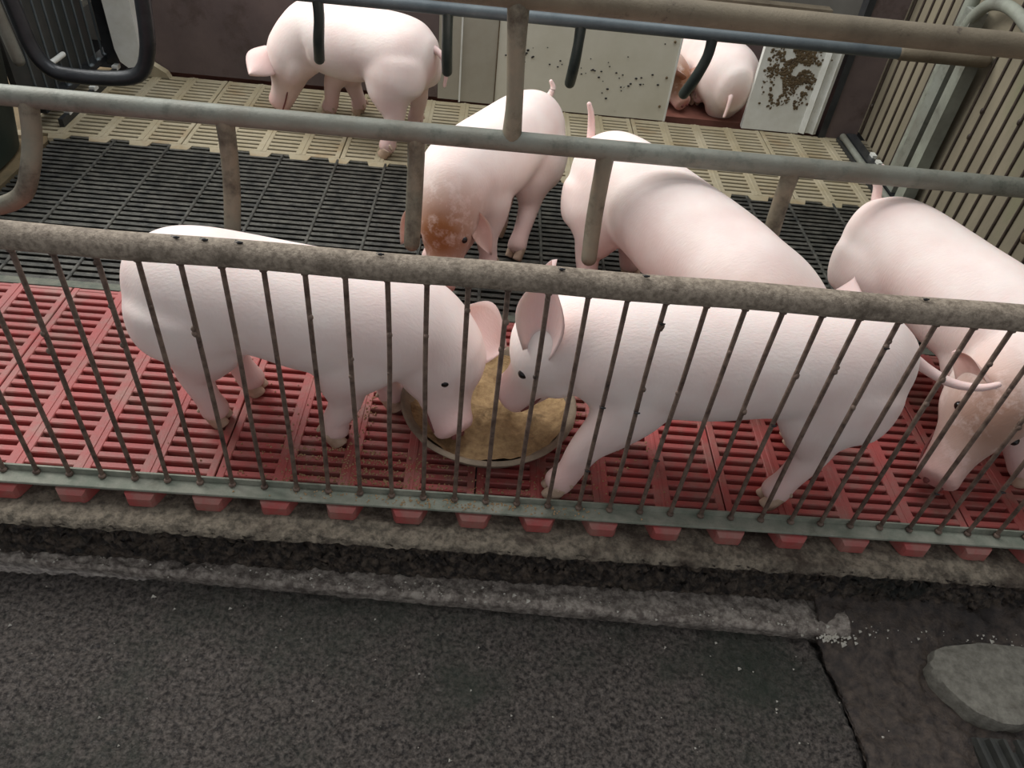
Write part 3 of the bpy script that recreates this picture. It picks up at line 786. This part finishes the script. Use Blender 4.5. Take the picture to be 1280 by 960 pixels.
# centre pig facing the camera
pig((.0, .95, 0), 'pink pig facing the viewer under the crate pipe, brown dirt on its forehead',
    (.085, 1.085, .272), (-.045, .870, .268), (-.090, .755, .215), (-.100, .640, .060),
    [(.022, .805, 0), (-.135, .815, 0), (.100, .905, 0), (.045, 1.02, 0)], 1.0,
    ears=(((-.030, .735, .215), (.52, -.25, -.80), (.25, -.8, .5), .125, .52), ((-.150, .745, .225), (-.52, -.18, -.85), (-.25, -.8, .5), .135, .6)), dirt=1.0, snout_dirt=.2, hs=1.08, fat=.96,
    tail=[(.155, 1.215, .34), (.168, 1.225, .365), (.16, 1.225, .385)])
# centre right pig, rump toward the back, heading to the front right
pig((.45, .7, 0), 'pig seen from behind in the centre, tail raised, its head hidden behind another pig',
    (.350, .80, .285), (.555, .490, .275), (.72, .42, .205), (.835, .395, .08),
    [(.52, .40, 0), (.66, .475, 0), (.285, .700, 0), (.415, .865, 0)], 1.06,
    ears=((.9, .3, .3, .11), (.9, .9, .0, .11)), hs=1.05,
    tail=[(.262, .925, .345), (.258, .945, .38), (.252, .95, .415), (.243, .95, .44)])
# right pig
pig((1.08, .4, 0), 'pig at the right edge with curled-up tail and head lowered toward the red slats',
    (1.00, .585, .285), (1.145, .345, .272), (1.095, .210, .225), (.985, .095, .060),
    [(1.10, .27, 0), (1.222, .170, 0), (.93, .50, 0), (1.05, .61, 0)], 1.03,
    ears=((.6, -.5, -.15, .095), (.6, -.5, -.15, .095)), dirt=.75, hs=1.2,
    tail=[(.935, .70, .370), (.93, .715, .40), (.915, .72, .425), (.905, .71, .445), (.912, .70, .458)])
# two pigs lying in the creep nest
pig((.95, 2.1, 0), 'pink pig lying in the creep nest with its rump and limp tail to the opening',
    (.905, 2.11, .138), (.86, 2.37, .13), (.82, 2.48, .09), (.80, 2.56, .05),
    [(.78, 2.36, .01), (.97, 2.37, .01), (.82, 2.12, .01), (1.0, 2.14, .01)], 1.0, tuck=True, fat=1.08,
    tail=[(.905, 1.985, .13), (.905, 1.955, .115), (.903, 1.948, .08), (.898, 1.945, .045)])
pig((.70, 2.2, 0), 'brownish pig lying half hidden behind the wide pale sheet in the creep nest',
    (.52, 2.40, .11), (.63, 2.20, .12), (.70, 2.105, .12), (.755, 2.035, .05),
    [(.58, 2.10, .01), (.70, 2.24, .01), (.45, 2.34, .01), (.60, 2.46, .01)], .85, tuck=True, dirt=.9, snout_dirt=.3)

# ------------------------------------------------------------------ small things: flies, grit, mortar, grating
def make_fly(p, label, group):
    s = MB().ball(p, .0026, 7, 5, (1.7, .9, .9)); s.ball(V(p) + V((.0042, 0, .0003)), .0016, 6, 4)
    s.add([V(p) + V(c) for c in ((0, .0012, .0015), (-.0065, .0035, .002), (-.006, .0008, .002))], [(0, 1, 2)])
    s.add([V(p) + V(c) for c in ((0, -.0012, .0015), (-.0065, -.0035, .002), (-.006, -.0008, .002))], [(0, 1, 2)])
    o = s.build('fly', M['fly'], origin=p, smooth=True); tag(o, label, 'fly', group); return o
rr = random.Random(21)
fl = None
for k in range(16):
    x = rr.choice([v for v in rodx if .2 < v < 1.25]); p = (x, -.0062, rr.uniform(.12, .5))
    if fl is None: fl = make_fly(p, 'tiny black fly sitting on a rod of the front fence', 'flies on the fence rods')
    else:
        c = fl.copy(); C.objects.link(c); c.location = p
fl = None
for k in range(9):
    p = (rr.uniform(-.8, 1.1), -.004, .5685)
    if fl is None: fl = make_fly(p, 'tiny black fly sitting on the thick top rail', 'flies on the top rail')
    else:
        c = fl.copy(); C.objects.link(c); c.location = p

s = MB(); rr = random.Random(31)
for _ in range(560):
    x = rr.uniform(-1.0, 1.2)
    if rr.random() < .55: y = -.108 - .035 * x + rr.gauss(0, .01); z = -.150
    else: y = rr.uniform(-.7, -.15) - .03 * x; z = AZ + .001
    if rr.random() < .16: x = rr.gauss(.765, .022); y = rr.gauss(-.150, .008); z = -.158
    q = abs(rr.gauss(.0008, .0012)) + (.0006 if z != -.158 else .002)
    s.add([V((x, y, z)) + V(d_) * q for d_ in ((1.2,0,0),(-.6,1,0),(-.7,-1,0),(.1,.1,1.3))], [(0,1,3),(1,2,3),(2,0,3),(0,2,1)])
o = s.build('grit', M['grit'], origin=(0, -.3, AZ)); tag(o, 'pale grit crumbs scattered along the ledge foot and aisle', 'grit', kind='stuff')

# grey mortar block and ridged grating at the bottom right corner
out = [(.945, -.205), (.965, -.175), (1.01, -.160), (1.08, -.150), (1.30, -.165), (1.30, -.305), (1.12, -.318), (1.04, -.322), (.990, -.300), (.962, -.262), (.950, -.235)]
s = MB(); cx_ = sum(p[0] for p in out)/len(out); cy_ = sum(p[1] for p in out)/len(out)
ring = []
for i in range(len(out)):
    a, b_ = V(out[i] + (0,)), V(out[(i+1) % len(out)] + (0,))
    for k in range(6): ring.append(a.lerp(b_, k/6))
nR = len(ring); vs = []; fs = []
for lev, (sc, z) in enumerate([(1.0, -.20), (1.0, -.156), (.97, -.148), (.85, -.145), (.6, -.144), (.3, -.144), (.05, -.144)]):
    for p in ring:
        q = V((cx_ + (p.x-cx_)*sc, cy_ + (p.y-cy_)*sc, z)); d_ = noise.fractal(q*30, .9, 2.1, 4)
        vs.append(q + V((d_*.004, -d_*.004, d_*.003 if lev else 0)))
for i in range(6):
    for k in range(nR): fs.append((i*nR+k, i*nR+(k+1) % nR, (i+1)*nR+(k+1) % nR, (i+1)*nR+k))
fs.append(tuple(6*nR+k for k in range(nR)))
o = MB().add(vs, fs).build('mortar_block', M['stone'], smooth=True, origin=(cx_, cy_, AZ)); tag(o, 'rough light grey mortar block at the right edge beside the aisle', 'block')
gr = empty('drain_grating', (1.1, -.40, AZ), 'dark ridged grating in the bottom right corner below the mortar block', 'grating')
s = MB().box((.985, -.60, -.20), (1.35, -.335, -.178)); s.build('plate', M['grate'], gr)
s = MB()
for k in range(12):
    x = .995 + k * .026
    s.add([(x, -.60, -.178), (x + .014, -.60, -.178), (x + .010, -.60, -.166), (x + .004, -.60, -.166), (x - .012, -.34, -.178), (x + .002, -.34, -.178), (x - .002, -.34, -.166), (x - .008, -.34, -.166)],
          [(0,1,2,3),(7,6,5,4),(0,4,5,1),(1,5,6,2),(2,6,7,3),(3,7,4,0)])
s.build('ridges', M['grate'], gr)
# dark drinker on the right divider
dk = empty('drinker', (1.43, .56, .2), 'black rounded drinker on the right divider at the right edge', 'drinker')
MB().ball((1.415, .56, .22), .05, 16, 10, (.6, 1, 1.2)).build('cup', M['blacktube'], dk, smooth=True)
MB().tube([(1.435, .56, .24), (1.435, .56, .5)], .012, 10, 2).build('supply_tube', M['blacktube'], dk, smooth=True)
